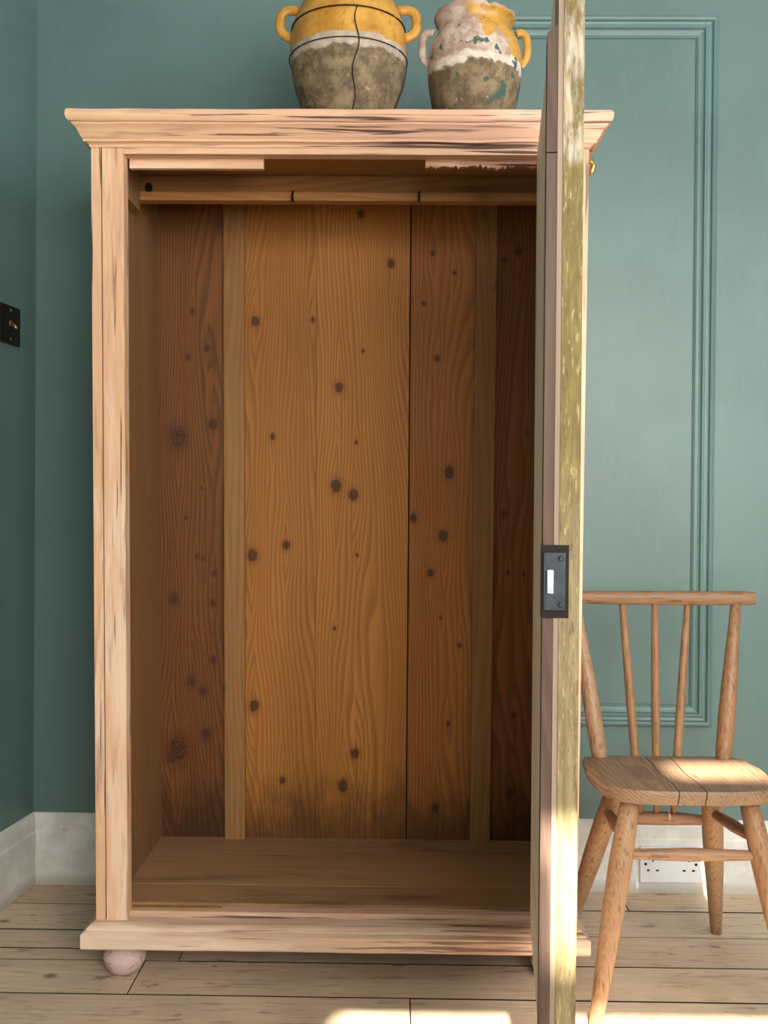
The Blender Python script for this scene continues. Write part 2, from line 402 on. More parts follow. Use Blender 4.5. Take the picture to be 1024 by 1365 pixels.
# ------------------------------------------------------------------ wardrobe
def T(p):       # the old carcass has gone a little out of square, wider at the top
    x, y, z = p
    return (x + (x-0.05)*0.030*(z-0.11)/1.53, y, z)
XL, XRW = -0.587, 0.358           # outer faces of the carcass
FY, BY = 1.98, 2.425              # front face, face of the back boards
ZT, ZF = 1.6925, 0.130            # top, inside floor
wd = thing('wardrobe', (-0.113, 2.20, 0), 'tall stripped pink pine wardrobe standing open against the teal wall', 'wardrobe')
def wpart(name, bxs, mat, bevel=0.0015, label=None, parent=None, seg=1):
    o = build(name, boxes(*bxs, f=T), mat, parent or wd, bevel=bevel, seg=seg)
    if label: o['label'] = label
    return o
wpart('side_panel', [(XL+0.002, XL+0.026, FY+0.03, BY+0.012, 0.075, ZT-0.03)], INZ, label='brown pine left side')
wpart('side_panel', [(XRW-0.026, XRW-0.002, FY+0.03, BY+0.012, 0.075, ZT-0.03)], LIME['Z'])
# stiles of the front frame: narrow outer bead, groove, flat face
for sgn in (0, 1):
    a = XL if sgn == 0 else XRW
    s = 1 if sgn == 0 else -1
    X = lambda u: a + s*u
    def bx(u0, u1, y0, y1): return (min(X(u0), X(u1)), max(X(u0), X(u1)), y0, y1, 0.112, 1.640)
    st = wpart('stile', [bx(0.021, 0.062, FY, FY+0.032)], LIME['Z'], 0.003, seg=2)
    wpart('edge_bead', [bx(0.0, 0.0185, FY+0.001, FY+0.032)], LIME['Z'], 0.004, parent=st, seg=2)
    wpart('groove_back', [bx(0.018, 0.022, FY+0.008, FY+0.030)], DARK, 0, parent=st)
OL, OR = XL+0.062, XRW-0.062
hd = wpart('header_rail', [(OL+0.0005, OR-0.0005, FY, FY+0.028, 1.6165, 1.642)], LIME['X'], 0.003)
wpart('stop_strip', [(OL+0.004, -0.262, FY+0.029, FY+0.041, 1.598, 1.622)], LIME['X'], 0.002, 'pale stop strip under the header')
# broken, splintered stop strip at the right
bm = bmesh.new(); N = 110; xs0, xs1 = 0.05, 0.292
top = []; bot = []
for i in range(N+1):
    x = xs0+(xs1-xs0)*i/N
    zb = 1.603 + 0.007*mnoise.noise(Vector((x*24, 0, 3))) + 0.006*mnoise.noise(Vector((x*190, 0, 1)))
    for yy, arr in ((FY+0.029, bot), (FY+0.041, top)):
        arr.append((bm.verts.new(T((x, yy, 1.622))), bm.verts.new(T((x, yy, zb)))))
for i in range(N):
    bm.faces.new((bot[i][0], bot[i+1][0], bot[i+1][1], bot[i][1])); bm.faces.new((top[i][0], top[i][1], top[i+1][1], top[i+1][0]))
    bm.faces.new((bot[i][1], bot[i+1][1], top[i+1][1], top[i][1])); bm.faces.new((bot[i][0], top[i][0], top[i+1][0], bot[i+1][0]))
for i in (0, N): bm.faces.new((bot[i][0], bot[i][1], top[i][1], top[i][0]))
o = build('stop_strip', bm, wood('splintered_pine', (186, 136, 92), (112, 72, 44), (204, 156, 112), 'X', 120, 0.5, 0.7, vari=0.0, patch=limed_patch(0.3, 1.3, 'X')), wd); o['label'] = 'splintered stop strip under the header'
wpart('top_board', [(XL+0.026, XRW-0.026, FY+0.042, BY, 1.650, 1.672)], INX)
# cornice, mitred round three sides
cp = [(-0.02, 1.642), (0.002, 1.629), (0.003, 1.634), (0.008, 1.637), (0.012, 1.637), (0.012, 1.642), (0.016, 1.646), (0.019, 1.654), (0.024, 1.661), (0.029, 1.665), (0.029, 1.668), (0.033, 1.669), (0.036, 1.672), (0.038, 1.678), (0.038, 1.686), (0.035, 1.691), (0.030, ZT), (-0.02, ZT)]
cp = [(o_, z_) for o_, z_ in cp]
path = [(XL, BY+0.012, 0), (XL, FY, 0), (XRW, FY, 0), (XRW, BY+0.012, 0)]
outs = [(-1, 0, 0), (-1, -1, 0), (1, -1, 0), (1, 0, 0)]
bm = sweep(path, cp, outs)
for v in bm.verts: v.co = Vector(T(v.co)) + Vector((0, 0, 0.0011*mnoise.noise(v.co*9)))
bmesh.ops.subdivide_edges(bm, edges=[e for e in bm.edges if (e.verts[0].co-e.verts[1].co).length > 0.2], cuts=40)
for v in bm.verts:
    v.co.z += 0.0016*mnoise.noise(v.co*11) ; v.co.y += 0.0014*mnoise.noise(v.co*14+Vector((5, 0, 0)))
build('cornice', bm, LIME['X'], wd, auto=0.5)
wpart('top_panel', [(XL+0.019, XRW-0.019, FY+0.019, BY+0.012, 1.676, ZT-0.0005)], LIME['X'], 0)
# plinth moulding
pp = [(-0.03, 0.112), (0.002, 0.112), (0.006, 0.110), (0.010, 0.106), (0.012, 0.104), (0.012, 0.101), (0.018, 0.098), (0.021, 0.096), (0.021, 0.070), (0.019, 0.067), (-0.03, 0.067)]
pth = [(XL, BY+0.01, 0), (XL, FY-0.012, 0), (XRW, FY-0.012, 0), (XRW, BY+0.01, 0)]
bm = sweep(pth, pp, outs)
bmesh.ops.subdivide_edges(bm, edges=[e for e in bm.edges if (e.verts[0].co-e.verts[1].co).length > 0.2], cuts=40)
for v in bm.verts: v.co.z += 0.001*mnoise.noise(v.co*11); v.co.y += 0.001*mnoise.noise(v.co*14)
build('plinth', bm, PLIN, wd, auto=0.5)
wpart('threshold', [(OL-0.03, OR+0.03, FY+0.018, FY+0.048, 0.092, 0.124)], PLIN, 0.003)
# inside floor: two boards with a worn joint
wpart('floor_plank', [(XL+0.0265, XRW-0.0265, FY+0.046, 2.124, 0.108, ZF)], WFL, 0.002)
wpart('floor_plank', [(XL+0.0265, XRW-0.0265, 2.126, BY, 0.108, ZF+0.001)], WFL, 0.002)
BRASS = flat('worn_brass_strip', (176, 136, 66), 0.4, metal=0.6)
wpart('metal_strip', [(OL+0.004, -0.443, FY+0.032, FY+0.037, 0.124, 0.1275)], BRASS, 0.0005, 'worn brass strip on the threshold')
wpart('metal_strip', [(-0.439, -0.345, FY+0.032, FY+0.037, 0.124, 0.1275)], BRASS, 0.0005)
# turned bun feet
FOOT = wood('limed_foot', (206, 186, 184), (150, 120, 116), (224, 206, 204), 'X', 60, 0.1, 0.55, vari=0.05, patch=limed_patch(0.2, 0.5, 'X'))
fp = [(0, 0), (0.025, 0), (0.030, 0.003), (0.038, 0.016), (0.042, 0.026), (0.042, 0.032), (0.036, 0.042), (0.028, 0.047), (0.026, 0.052), (0.029, 0.056), (0.029, 0.0668), (0, 0.0668)]
for fx, fy in ((-0.538, 2.010), (0.315, 2.010), (-0.538, 2.385), (0.315, 2.385)):
    build('foot', lathe(fp, (fx, fy, 0), 32), FOOT, wd, auto=0.7)

# back boards
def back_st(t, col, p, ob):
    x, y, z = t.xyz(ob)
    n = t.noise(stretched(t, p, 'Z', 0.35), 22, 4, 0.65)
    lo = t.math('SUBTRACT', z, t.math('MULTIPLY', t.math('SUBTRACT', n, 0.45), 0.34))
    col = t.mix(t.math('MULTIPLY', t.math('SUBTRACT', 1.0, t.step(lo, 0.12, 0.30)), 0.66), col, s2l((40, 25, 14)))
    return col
def px(x, y):   # photograph measure -> position on the back boards (x, z), taken at the boards' depth
    c = (x-CXV(y))*BY/F
    return c, 0.935-(y-672-0.008*(x-530))*BY/F
def CXV(y): return 530 - 0.008*(y-672)
K_left = [(283, 565, 9), (237, 583, 15), (256, 415, 4), (276, 464, 4), (250, 476, 4), (231, 799, 8), (283, 805, 5), (254, 909, 8), (270, 922, 7), (274, 980, 8), (236, 1000, 17), (262, 742, 3), (270, 745, 3), (285, 765, 4), (284, 880, 5), (228, 1010, 10), (247, 690, 3), (268, 650, 2)]
K_a = [(340, 428, 8), (363, 582, 5), (381, 727, 7), (336, 740, 10), (338, 942, 9), (376, 1041, 6), (417, 426, 4)]
K_b = [(452, 516, 8), (448, 648, 10), (471, 659, 9), (481, 286, 6), (521, 352, 7), (473, 1005, 8), (457, 1048, 10), (476, 740, 3), (475, 590, 3), (446, 838, 3), (484, 468, 3)]
K_c = [(577, 338, 4), (565, 405, 4), (583, 478, 5), (599, 630, 9), (591, 714, 9), (551, 690, 7), (613, 860, 4), (580, 1078, 7), (588, 824, 3), (598, 965, 4), (606, 364, 4), (574, 764, 6)]
K_d = [(691, 336, 6), (672, 685, 5), (702, 577, 4), (677, 763, 3), (698, 765, 3), (680, 1058, 6), (685, 953, 4), (672, 348, 4)]
def kn(L): return [(*px(a, b), r*BY/F*0.72) for a, b, r in L]
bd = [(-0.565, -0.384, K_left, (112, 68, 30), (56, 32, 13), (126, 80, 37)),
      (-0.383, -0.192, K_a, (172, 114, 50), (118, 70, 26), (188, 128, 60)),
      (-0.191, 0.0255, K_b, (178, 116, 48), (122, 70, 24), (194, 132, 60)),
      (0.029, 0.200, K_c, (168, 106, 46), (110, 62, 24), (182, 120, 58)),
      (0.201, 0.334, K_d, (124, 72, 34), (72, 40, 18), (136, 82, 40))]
for i, (a, b, K, c0, c1, c2) in enumerate(bd):
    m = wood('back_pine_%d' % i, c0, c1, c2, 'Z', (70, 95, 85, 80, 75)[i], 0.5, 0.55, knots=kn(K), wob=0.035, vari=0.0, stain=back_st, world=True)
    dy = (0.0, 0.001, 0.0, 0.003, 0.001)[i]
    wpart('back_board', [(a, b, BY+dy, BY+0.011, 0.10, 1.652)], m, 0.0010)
wpart('seam_backing', [(-0.57, 0.335, BY+0.0115, BY+0.013, 0.10, 1.652)], DARK, 0)
wpart('batten', [(-0.4065, -0.3585, BY-0.014, BY-0.0003, ZF+0.001, 1.648)], BAT, 0.002)
wpart('batten', [(0.1785, 0.2255, BY-0.014, BY-0.0003, ZF+0.001, 1.648)], BAT, 0.002)
# hanging rail, its board and cleats
wpart('hook_board', [(XL+0.027, XRW-0.027, 2.212, 2.230, 1.604, 1.649)], INX, 0.002)
wpart('hanging_rail', [(XL+0.030, XRW-0.030, 2.180, 2.208, 1.586, 1.604)], INX, 0.003)
for s in (0, 1):
    a = XL+0.0265 if s == 0 else XRW-0.0265-0.018
    wpart('cleat', [(a, a+0.018, 2.085, 2.179, 1.560, 1.648)], INZ, 0.003)
IRON = flat('dark_iron', (46, 42, 40), 0.45, metal=0.7)
def hook(x):
    pts = [(x, 2.178, 1.604), (x, 2.170, 1.602), (x, 2.164, 1.594), (x, 2.166, 1.586), (x, 2.173, 1.583), (x, 2.178, 1.588)]
    build('hook', tube([T(p) for p in pts], 0.0028, 8), IRON, wd, smooth=True)
hook(-0.222); hook(0.041)
build('dark_knot', rod(T((-0.532, 2.2112, 1.622)), T((-0.532, 2.208, 1.622)), [(0, 0.011), (1, 0.011)], 14, sq=(1, 0.7)), IRON, wd)  # dark oval knot on the hook board, made as a short plug

# small brass catch on the right side, under the cornice
bm = tube([T((XRW, 2.02, 1.615)), T((XRW+0.012, 2.02, 1.618)), T((XRW+0.016, 2.02, 1.610)), T((XRW+0.013, 2.02, 1.598)), T((XRW+0.010, 2.02, 1.590))], [0.004, 0.005, 0.0055, 0.005, 0.003], 10)
o = build('catch', bm, flat('bright_brass', (214, 186, 104), 0.3, metal=0.9), wd, smooth=True); o['label'] = 'small brass catch'

# ------------------------------------------------------------------ door (part of the wardrobe), swung open towards the viewer
DH = Vector((0.293, 1.972, 0)); DFREE = Vector((0.2125, 1.180, 0))      # outer face: hinge edge and free edge
du = (DFREE-DH).normalized(); dn = Vector((du.y, -du.x, 0))             # along the door, and towards its inner face
DWID = (DFREE-DH).length
if dn.x > 0: dn = -dn
def D(p): return DH + du*p[0] + dn*p[1] + Vector((0, 0, p[2]))          # (along, depth from outer face, z)
DZ0, DZ1, TH = 0.130, 1.612, 0.030
CREAM = wood('pale_door_pine', (238, 222, 198), (204, 178, 148), (246, 234, 214), 'Z', 60, 0.2, 0.6, vari=0.03, patch=None)
CREAMX = wood('pale_door_pine_rail', (238, 222, 198), (204, 178, 148), (246, 234, 214), 'X', 60, 0.2, 0.6, vari=0.03)
EDGEC = wood('pale_edge_pine', (142, 124, 106), (106, 86, 70), (156, 138, 120), 'Z', 60, 0.2, 0.6, vari=0.0)
def olive_mat():
    t = NT('worn_olive_edge_paint'); p = t.pos(); x, y, z = t.xyz(p)
    a = t.noise(stretched(t, p, 'Z', 0.12), 150, 4, 0.65); b = t.noise(stretched(t, p, 'Z', 0.3), 60, 4, 0.7)
    zone = t.noise(stretched(t, p, 'Z', 1.0), 7, 3)
    ol = t.mix(t.step(a, 0.4, 0.7), s2l((98, 84, 36)), s2l((122, 106, 52)))
    pale = t.mix(t.step(a, 0.35, 0.7), s2l((122, 110, 88)), s2l((176, 164, 146)))
    up_ = t.step(z, 1.325, 1.34)
    top = t.math('MULTIPLY', up_, t.step(b, 0.36, 0.56))
    low = t.math('SUBTRACT', 1.0, t.step(z, 0.86, 1.02))
    col = t.mix(t.math('MULTIPLY', low, 0.8), ol, t.mix(t.step(a, 0.35, 0.7), s2l((118, 102, 72)), s2l((148, 132, 98))))
    col = t.mix(top, col, pale)
    col = t.mix(t.math('MULTIPLY', t.step(b, 0.60, 0.68), 0.8), col, s2l((164, 148, 96)))
    fk = t.noise(stretched(t, p, 'Z', 0.16), 320, 2, 0.5)
    col = t.mix(t.math('MULTIPLY', t.step(fk, 0.62, 0.68), 0.6), col, s2l((176, 160, 116)))
    col = t.mix(t.math('MULTIPLY', t.math('SUBTRACT', 1.0, t.step(fk, 0.32, 0.38)), 0.5), col, s2l((64, 52, 26)))
    return t.done(col, 0.6, a, 0.4, 0.0015)
OLIVE = olive_mat()
GREYB = wood('grey_brown_strip', (82, 64, 54), (46, 34, 28), (98, 78, 66), 'Z', 60, 0.3, 0.6, vari=0.0)
PINK = LIME['Z']
door = bpy.data.objects.new('door', None); door.empty_display_size = 0.1; COL.objects.link(door); door.parent = wd
door.location = DH + Vector((0, 0, DZ0)) - wd.location
door['label'] = 'wardrobe door swung open, seen along its edge'
def dpart(name, bxs, mat, bevel=0.0015, seg=1, label=None):
    o = build(name, boxes(*bxs, f=D), mat, door, bevel=bevel, seg=seg)
    if label: o['label'] = label
    return o
dpart('door_stile', [(DWID-0.09, DWID, 0.0, 0.0235, DZ0, DZ1)], OLIVE, 0.003, 2, 'closing edge with worn olive paint')
dpart('door_edge_strip', [(DWID-0.09, DWID-0.001, 0.0236, TH, DZ0, DZ1)], EDGEC, 0.0015, 1, 'pale bare wood inner layer of the edge')
dpart('door_stile', [(0.004, 0.095, 0.0, TH-0.002, DZ0, DZ1)], CREAM, 0.002)
dpart('door_rail', [(0.095, DWID-0.09, 0.0, TH-0.002, DZ1-0.10, DZ1)], CREAMX, 0.002)
dpart('door_rail', [(0.095, DWID-0.09, 0.0, TH-0.002, DZ0, DZ0+0.13)], CREAMX, 0.002)
dpart('door_panel', [(0.090, DWID-0.085, 0.008, 0.0272, DZ0+0.12, DZ1-0.09)], CREAM, 0.0)
# closing strip on the inner face, cut away round the lock
def strip(z0, z1, slope):
    bm = bmesh.new(); a0, a1 = DWID-0.040, DWID-0.002; d0, d1 = TH+0.0002, TH+0.0125
    box(bm, a0, a1, d0, d1, z0, z1, f=None)
    for v in bm.verts:
        if v.co.z > (z0+z1)/2 and slope and v.co.y > (d0+d1)/2: v.co.z -= slope
        v.co = D(v.co)
    return build('closing_strip', bm, GREYB, door, bevel=0.001)
o = strip(1.347, 1.494, 0.008); o['label'] = 'grey brown closing strip nailed to the inner edge'
strip(0.888, 1.3455, 0); strip(DZ0+0.02, 0.806, 0)
# lock let into the edge
STEEL = flat('dull_lock_steel', (62, 68, 74), 0.38, metal=0.75, var=0.2)
BRIGHT = flat('bright_bolt_steel', (214, 220, 228), 0.2, metal=0.9, var=0.03)
dpart('lock_mortise', [(DWID-0.028, DWID+0.0012, 0.0125, TH+0.014, 0.804, 0.889)], flat('mortise_shade', (34, 26, 22), 0.9), 0.0008)  # shadow in the mortise, put in as a solid dark block
dpart('lock_plate', [(DWID+0.0012, DWID+0.0034, 0.0165, TH+0.0085, 0.813, 0.880)], STEEL, 0.0008, 1, 'dark steel lock plate')
dpart('lock_plate', [(DWID-0.030, DWID+0.0036, TH+0.0085, TH+0.0115, 0.813, 0.880)], STEEL, 0.0006)
dpart('bolt', [(DWID+0.0034, DWID+0.009, TH+0.0005, TH+0.0075, 0.833, 0.860)], BRIGHT, 0.0008, 1, 'bright steel bolt of the lock')
for z in (0.8200, 0.8735):
    build('screw', rod(D((DWID+0.0034, 0.0215, z)), D((DWID+0.0050, 0.0215, z)), [(0, 0.0036), (0.6, 0.0034), (1, 0.0024)], 14), STEEL, door)
    dpart('screw_slot', [(DWID+0.0049, DWID+0.0052, 0.0193, 0.0237, z-0.0005, z+0.0005)], IRON, 0)
for z in (0.36, 1.38):
    build('hinge', rod(D((-0.004, -0.004, z-0.03)), D((-0.004, -0.004, z+0.03)), [(0, 0.004), (1, 0.004)], 10), IRON, door)

# ------------------------------------------------------------------ chair
def oak_patch(t, col, p, sp, sf):
    b = t.noise(p, 26, 4, 0.6)
    col = t.mix(t.math('MULTIPLY', t.step(b, 0.55, 0.75), 0.5), col, s2l((104, 74, 52)))
    fk = t.noise(sp, 170, 3, 0.6)
    return t.mix(t.math('MULTIPLY', t.step(fk, 0.56, 0.66), 0.55), col, s2l((70, 46, 32)))
OAKZ = wood('worn_elm_Z', (142, 106, 76), (74, 52, 36), (164, 132, 102), 'Z', 150, 0.22, 0.45, vari=0.05, patch=oak_patch)
OAKX = wood('worn_elm_X', (136, 102, 74), (72, 50, 36), (158, 126, 98), 'X', 150, 0.22, 0.45, vari=0.05, patch=oak_patch)
OAKY = wood('worn_elm_Y', (136, 102, 74), (72, 50, 36), (158, 126, 98), 'Y', 150, 0.22, 0.45, vari=0.05, patch=oak_patch)
SEATM = wood('worn_elm_seat', (126, 100, 77), (68, 50, 39), (146, 120, 95), 'Y', 110, 0.42, 0.42, vari=0.1, patch=oak_patch)
CX0, CY0 = 0.5450, 1.975
ch = thing('chair', (CX0, CY0, 0), 'worn wooden stick-back chair beside the wardrobe and the white socket', 'chair')
def C(x, y, z): return Vector((CX0+x, CY0+y, z))
ZS = 0.425
def outline(u, front):
    a = 0.174; h = max(0.0, 1-abs(u/a)**(4.0 if front else 5.0))**(1/(3.2 if front else 5.0))
    return (-0.148*h+0.012*(1-h) if front else 0.118*h-0.0*(1-h))
def seat_board(x0, x1):
    bm = bmesh.new(); NX, NY = 18, 12; tops = []; bots = []; mids = []
    for i in range(NX+1):
        u = x0+(x1-x0)*i/NX
        a = 0.174; uu = max(-a*0.99995, min(a*0.99995, u))
        f, b = outline(uu, True), outline(uu, False)
        tp = []; mi = []; bt = []
        for k in range(NY+1):
            y = f+(b-f)*k/NY
            e = min(1, min(k, NY-k)/NY*5)*min(1, (a-abs(u))/0.03)
            dish = 0.008*math.exp(-((u/0.11)**2+((y+0.005)/0.085)**2))
            tp.append(bm.verts.new(C(u*0.985 if abs(u) > 0.16 else u, y*0.985, ZS - dish - 0.004*(1-e))))
        for k in (0, NY):
            y = f+(b-f)*k/NY
            mi.append(bm.verts.new(C(u, y, ZS-0.010)))
        for k in range(NY+1):
            y = f+(b-f)*k/NY
            bt.append(bm.verts.new(C(u*(0.94 if abs(u) > 0.15 else 1), y*0.92, ZS-0.032)))
        tops.append(tp); mids.append(mi); bots.append(bt)
    for i in range(NX):
        for k in range(NY):
            bm.faces.new((tops[i][k], tops[i+1][k], tops[i+1][k+1], tops[i][k+1]))
            bm.faces.new((bots[i][k], bots[i][k+1], bots[i+1][k+1], bots[i+1][k]))
        for k, j in ((0, 0), (NY, 1)):
            bm.faces.new((tops[i][k], mids[i][j], mids[i+1][j], tops[i+1][k]))
            bm.faces.new((mids[i][j], bots[i][k], bots[i+1][k], mids[i+1][j]))
    for i in (0, NX):
        bm.faces.new(tops[i] + [mids[i][1]] + bots[i][::-1] + [mids[i][0]])
    bmesh.ops.remove_doubles(bm, verts=bm.verts, dist=0.0002)
    return build('seat_board', bm, SEATM, ch, auto=0.6)
for a, b in ((-0.174, -0.0337), (-0.0317, 0.0160), (0.0180, 0.174)): seat_board(a, b)
leg_prof = [(0, 0.0165), (0.15, 0.0195), (0.3, 0.0215), (0.5, 0.0205), (0.75, 0.0165), (0.97, 0.0125), (1, 0.0115)]
def leg(top, foot): return build('leg', rod(top, foot, leg_prof, 16), OAKZ, ch, smooth=True)
FT = {s: (C(s*0.108, -0.095, 0.397), C(s*0.185, -0.168, 0.0)) for s in (-1, 1)}
RT = {s: (C(s*0.090, 0.070, 0.397), C(s*0.163, 0.252, 0.0)) for s in (-1, 1)}
for s in (-1, 1): leg(*FT[s])
for s in (-1, 1): leg(*RT[s])
def on(Lg, z): a, b = Lg; return a.lerp(b, (a.z-z)/(a.z-b.z))
sprof = [(0, 0.008), (0.1, 0.0095), (0.5, 0.0125), (0.9, 0.0095), (1, 0.008)]
build('stretcher', rod(on(FT[-1], 0.296), on(FT[1], 0.296), sprof, 12), OAKX, ch, smooth=True)
for s in (-1, 1): build('stretcher', rod(on(FT[s], 0.322), on(RT[s], 0.306), sprof, 12), OAKY, ch, smooth=True)
cpr = [(0, 0.009), (0.12, 0.0105), (0.3, 0.0135), (0.5, 0.0145), (0.7, 0.0135), (0.88, 0.0105), (1, 0.009)]
ca, cb = on(RT[-1], 0.286), on(RT[1], 0.286)
cpts = [ca.lerp(cb, t) + Vector((0, 0.016*math.sin(math.pi*t), 0)) for t, _ in cpr]
build('crossbar', tube(cpts, [r for _, r in cpr], 14, sq=(0.8, 1.0), side=(0, 0, 1)), OAKX, ch, smooth=True)
mid = cpts[3]
for i, s in enumerate((-1, 0, 1)):
    b = Vector((CX0+s*0.034, mid.y-0.001*abs(s), 0.286)); tt = C(s*0.069, 0.170, 0.735)
    build('spindle', rod(b, tt, [(0, 0.0065), (0.2, 0.0085), (0.5, 0.0095), (0.8, 0.0085), (1, 0.0065)], 12), OAKZ, ch, smooth=True)
for s in (-1, 1):
    build('back_post', rod(C(s*0.124, 0.100, ZS-0.02), C(s*0.169, 0.165, 0.735), [(0, 0.0135), (0.08, 0.0165), (0.3, 0.0175), (0.5, 0.016), (0.8, 0.0125), (1, 0.0105)], 14), OAKZ, ch, smooth=True)
bm = bmesh.new(); N = 24; R = []
for i in range(N+1):
    u = -0.172+0.379*i/N; yb = 0.160+0.012*(1-(u/0.207)**2)
    z0, z1 = 0.7270+0.003*(u/0.2)**2, 0.7555+0.002*(u/0.2)
    e = 0.003 if i in (0, N) else 0.0
    P = [(-0.010, z0+0.003), (-0.007, z0), (0.007, z0), (0.010, z0+0.003), (0.010, z1-0.004), (0.006, z1), (-0.006, z1), (-0.010, z1-0.004)]
    R.append([bm.verts.new(C(u, yb+a_*(1-e*60), zz*(1-e*0)+(0.7415-zz)*e*40)) for a_, zz in P])
for A, B in zip(R, R[1:]):
    for k in range(8): bm.faces.new((A[k], A[(k+1) % 8], B[(k+1) % 8], B[k]))
bm.faces.new(R[0]); bm.faces.new(R[-1][::-1])
build('top_rail', bm, OAKX, ch, auto=0.9)

# ------------------------------------------------------------------ jars on top of the wardrobe
def jar_mat(name, zg, glaze, white, big):
    t = NT(name); p = t.obj(); x, y, z = t.xyz(t.pos())
    n = t.noise(p, 16, 4, 0.6); n2 = t.noise(p, 60, 5, 0.7); n3 = t.noise(p, 28, 4, 0.7)
    yel = t.mix(t.step(n, 0.35, 0.65), s2l(glaze), s2l((196, 146, 66)))
    yel = t.mix(t.math('MULTIPLY', t.step(n2, 0.52, 0.68), 0.7), yel, s2l((140, 90, 36)))
    clay = t.mix(t.step(n3, 0.35, 0.68), s2l((88, 72, 52)), s2l((138, 118, 90)))
    clay = t.mix(t.math('MULTIPLY', t.step(n2, 0.58, 0.70), 0.55), clay, s2l((84, 70, 54)))
    clay = t.mix(t.math('MULTIPLY', t.math('SUBTRACT', 1.0, t.step(n2, 0.30, 0.40)), 0.6), clay, s2l((196, 180, 156)))
    pale = t.mix(t.step(n2, 0.4, 0.7), s2l((196, 176, 160)), s2l((222, 210, 198)))
    zz = t.math('ADD', z, t.math('MULTIPLY', t.math('SUBTRACT', n, 0.5), 0.022 if big else 0.05))
    zc = t.math('ADD', zz, t.math('MULTIPLY', t.math('SUBTRACT', n2, 0.5), 0.018))
    col = t.mix(t.step(zc, zg-0.028, zg-0.022), clay, pale if not big else t.mix(0.5, pale, clay))
    col = t.mix(t.step(zc, zg-0.002, zg+0.002), col, yel)
    if white:
        # the front of the shoulder has lost its glaze; green flecks below
        m = t.noise(t.vm('ADD', p, (2.3, 0.4, 1.1)), 13, 4, 0.6)
        side = t.math('ADD', m, t.math('MULTIPLY', t.math('SUBTRACT', white, x), 3.2))
        col = t.mix(t.math('MULTIPLY', t.step(side, 0.60, 0.63), t.step(zz, zg-0.012, zg-0.006)), col, t.mix(t.step(n3, 0.4, 0.65), s2l((158, 130, 116)), s2l((194, 178, 164))))
        fl = t.noise(t.vm('ADD', p, (7, 3, 1)), 34, 3, 0.5)
        col = t.mix(t.math('MULTIPLY', t.step(fl, 0.60, 0.64), t.math('SUBTRACT', 1.0, t.step(z, 1.87, 1.885))), col, s2l((58, 84, 78)))
        col = t.mix(t.math('MULTIPLY', t.step(z, 1.903, 1.909), t.step(n3, 0.35, 0.5)), col, s2l((166, 140, 128)))
    rough = t.math('SUBTRACT', 0.8, t.math('MULTIPLY', t.step(zc, zg, zg+0.004), 0.45))
    return t.done(col, rough, n2, 0.3, 0.002)
def bumpy(amp, fr, seed=0, rim=None):
    def f(p, a):
        q = p + Vector((p.x, p.y, 0)).normalized()*amp*mnoise.noise(Vector((p.x*fr, p.y*fr, p.z*fr+seed)))
        if rim: q = rim(q, a)
        return q
    return f
JZ = ZT + 0.0005
JM1 = jar_mat('half_glazed_jar_clay', 1.836, (172, 120, 40), 0, True)
j1 = thing('confit_jar', (-0.1065, 2.05, JZ), 'large yellow-glazed confit jar bound with dark wire on the wardrobe', 'jar')
p1 = [(0, 0), (0.078, 0), (0.082, 0.004), (0.090, 0.025), (0.099, 0.050), (0.108, 0.078), (0.114, 0.105), (0.117, 0.132), (0.117, 0.158), (0.114, 0.185), (0.108, 0.210), (0.099, 0.234), (0.088, 0.252), (0.080, 0.262), (0.077, 0.270), (0.080, 0.280), (0.087, 0.288), (0.090, 0.296), (0.087, 0.303), (0.080, 0.304), (0.073, 0.296), (0.070, 0.275), (0.085, 0.24), (0.104, 0.18), (0.103, 0.12), (0.075, 0.02), (0, 0.014)]
build('body', lathe(p1, j1.location, 64, bumpy(0.0018, 22, 1)), JM1, j1, smooth=True)
def handle(j, s, z0, z1, rb, ro, rad, mat, r0=None):
    c = j.location; pts = []
    n = 14
    for i in range(n+1):
        a = math.pi*i/n
        zz = z1+(z0-z1)*(0.5-0.5*math.cos(a)) + 0.012*math.sin(a)*(1 if i < n/2 else 0.3)
        rr = (rb*(1-i/n)+(r0 or rb)*i/n) + (ro-rb)*math.sin(a)**0.92
        pts.append(c + Vector((s*rr, -0.006, zz)))
    build('handle', tube(pts, [rad*(1.15 if i in (0, n) else 1) for i in range(n+1)], 12, sq=(1.25, 0.85)), mat, j, smooth=True)
for s in (-1, 1): handle(j1, s, 0.178, 0.232, 0.098, 0.131, 0.0080, JM1, 0.112)
WIRE = flat('rusty_dark_wire', (40, 36, 32), 0.6, metal=0.5)
def rad_at(prof, z):
    for (r0, z0), (r1, z1) in zip(prof[1:20], prof[2:20]):
        if z0 <= z <= z1: return r0+(r1-r0)*(z-z0)/(z1-z0)
    return prof[1][0]
def ring(z, tilt, rw):
    pts = []
    for k in range(49):
        a = 2*math.pi*k/48; zz = z+tilt*math.cos(a)
        r = rad_at(p1, zz)+0.0022
        pts.append(j1.location+Vector((r*math.cos(a), r*math.sin(a), zz)))
    build('wire', tube(pts, rw, 6, cap=False), WIRE, j1, smooth=True)
ring(0.131, 0.0, 0.0011); ring(0.193, 0.001, 0.0015)
pts = []
for k in range(26):
    z = 0.004+0.189*k/25; a = math.radians(-78.5 + 2.5*math.sin(k*0.5) - 3*(1-k/25)); r = rad_at(p1, z)+0.0022
    pts.append(j1.location+Vector((r*math.cos(a), r*math.sin(a), z)))
build('wire', tube(pts, 0.0011, 6), WIRE, j1, smooth=True)
pts = []
for k in range(26):
    z = 0.004+0.127*k/25; a = math.radians(-8-3*math.sin(k*0.3)); r = rad_at(p1, z)+0.0035
    pts.append(j1.location+Vector((r*math.cos(a), r*math.sin(a), z)))
build('wire', tube(pts, 0.0010, 6), WIRE, j1, smooth=True)

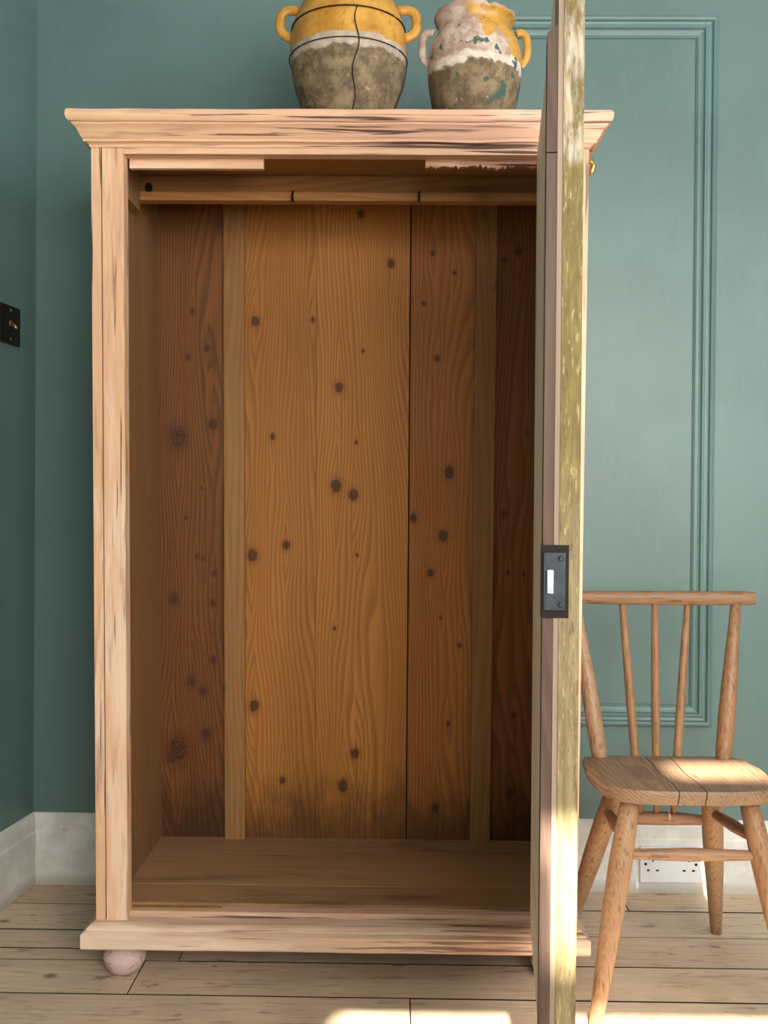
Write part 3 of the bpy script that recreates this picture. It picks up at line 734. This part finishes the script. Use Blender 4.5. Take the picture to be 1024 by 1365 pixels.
JM2 = jar_mat('weathered_jar_clay', 1.815, (176, 132, 56), 0.200, False)
j2 = thing('confit_jar', (0.1480, 2.05, JZ), 'smaller chipped confit jar with flaking glaze and broken rim', 'jar')
p2 = [(0, 0), (0.066, 0), (0.070, 0.004), (0.078, 0.022), (0.085, 0.048), (0.091, 0.080), (0.094, 0.110), (0.0945, 0.128), (0.093, 0.148), (0.088, 0.166), (0.080, 0.180), (0.074, 0.190), (0.0725, 0.196), (0.0735, 0.201), (0.078, 0.208), (0.081, 0.213), (0.0825, 0.218), (0.081, 0.223), (0.075, 0.225), (0.069, 0.221), (0.065, 0.205), (0.065, 0.195), (0.080, 0.160), (0.083, 0.11), (0.06, 0.02), (0, 0.014)]
def rim2(q, a):
    if q.z > 0.206:
        d = (math.degrees(a)+180) % 360-180
        k = min(1.0, (q.z-0.206)/0.014)
        q.z -= k*0.010*max(0, math.exp(-((d+73)/5.0)**2))
        q.z -= k*0.006*(math.exp(-((d+45)/22.0)**2)) + k*0.003*mnoise.noise(Vector((a*6, 0, 1))) + k*0.002*mnoise.noise(Vector((a*17, 4, 1)))
        q.z += k*0.004*math.exp(-((d+95)/22)**2)
    return q
build('body', lathe(p2, j2.location, 96, bumpy(0.0022, 26, 5, rim2)), JM2, j2, smooth=True)
for s in (-1, 1): handle(j2, s, 0.126, 0.188, 0.082, 0.1005, 0.0062, JM2, 0.092)

# ------------------------------------------------------------------ double socket on the skirting
SOCK = flat('white_socket_plastic', (226, 228, 234), 0.35, var=0.02)
HOLE = flat('socket_hole_black', (14, 14, 16), 0.7)
YS = YB-0.012
so = thing('wall_socket', (0.665, YS, 0.030), 'white double plug socket on the skirting behind the chair', 'socket')
build('faceplate', boxes((0.592, 0.738, YS-0.010, YS, 0.030, 0.114)), SOCK, so, bevel=0.004, seg=3)
YP = YS-0.010
for s in (-1, 1):
    cx = 0.665+s*0.043
    def hole(x, z, w, h): build('pin_hole', boxes((x-w/2, x+w/2, YP-0.0006, YP+0.002, z-h/2, z+h/2)), HOLE, so)
    hole(cx+s*0.0, 0.0835, 0.0042, 0.0082)
    hole(cx-0.011, 0.0585, 0.0068, 0.0042); hole(cx+0.011, 0.0585, 0.0068, 0.0042)
    build('screw', rod((0.665+s*0.0605, YP, 0.0735), (0.665+s*0.0605, YP-0.0012, 0.0735), [(0, 0.0036), (1, 0.0032)], 14), HOLE, so)
    build('rocker', boxes((0.665+s*0.0095-0.0065, 0.665+s*0.0095+0.0065, YP-0.004, YP, 0.0835, 0.104)), SOCK, so, bevel=0.001)

# ------------------------------------------------------------------ switch plate on the left wall
BRONZE = flat('dark_bronze_plate', (40, 34, 26), 0.35, metal=0.6)
SP = lw(0.131, 0, 1.2980)
sw = thing('light_switch', SP, 'dark bronze toggle switch plate on the left wall', 'switch')
bm = bmesh.new(); lbox(bm, 0.087, 0.175, 0.0, 0.006, 1.298, 1.386); build('plate', bm, BRONZE, sw, bevel=0.0035, seg=3)
BR2 = flat('antique_brass_toggle', (150, 126, 72), 0.3, metal=0.8)
a = lw(0.131, 0.006, 1.346)
build('toggle', tube([a, a+LN*0.008+Vector((0, 0, -0.004)), a+LN*0.016+Vector((0, 0, -0.014))], [0.0032, 0.0034, 0.0042], 12), BR2, sw, smooth=True)
a = lw(0.131, 0.006, 1.346); build('collar', rod(a, a+LN*0.003, [(0, 0.0075), (1, 0.0065)], 16), BR2, sw)
for z in (1.309, 1.376):
    a = lw(0.131, 0.006, z); build('screw', rod(a, a+LN*0.001, [(0, 0.0035), (1, 0.003)], 12), BR2, sw)
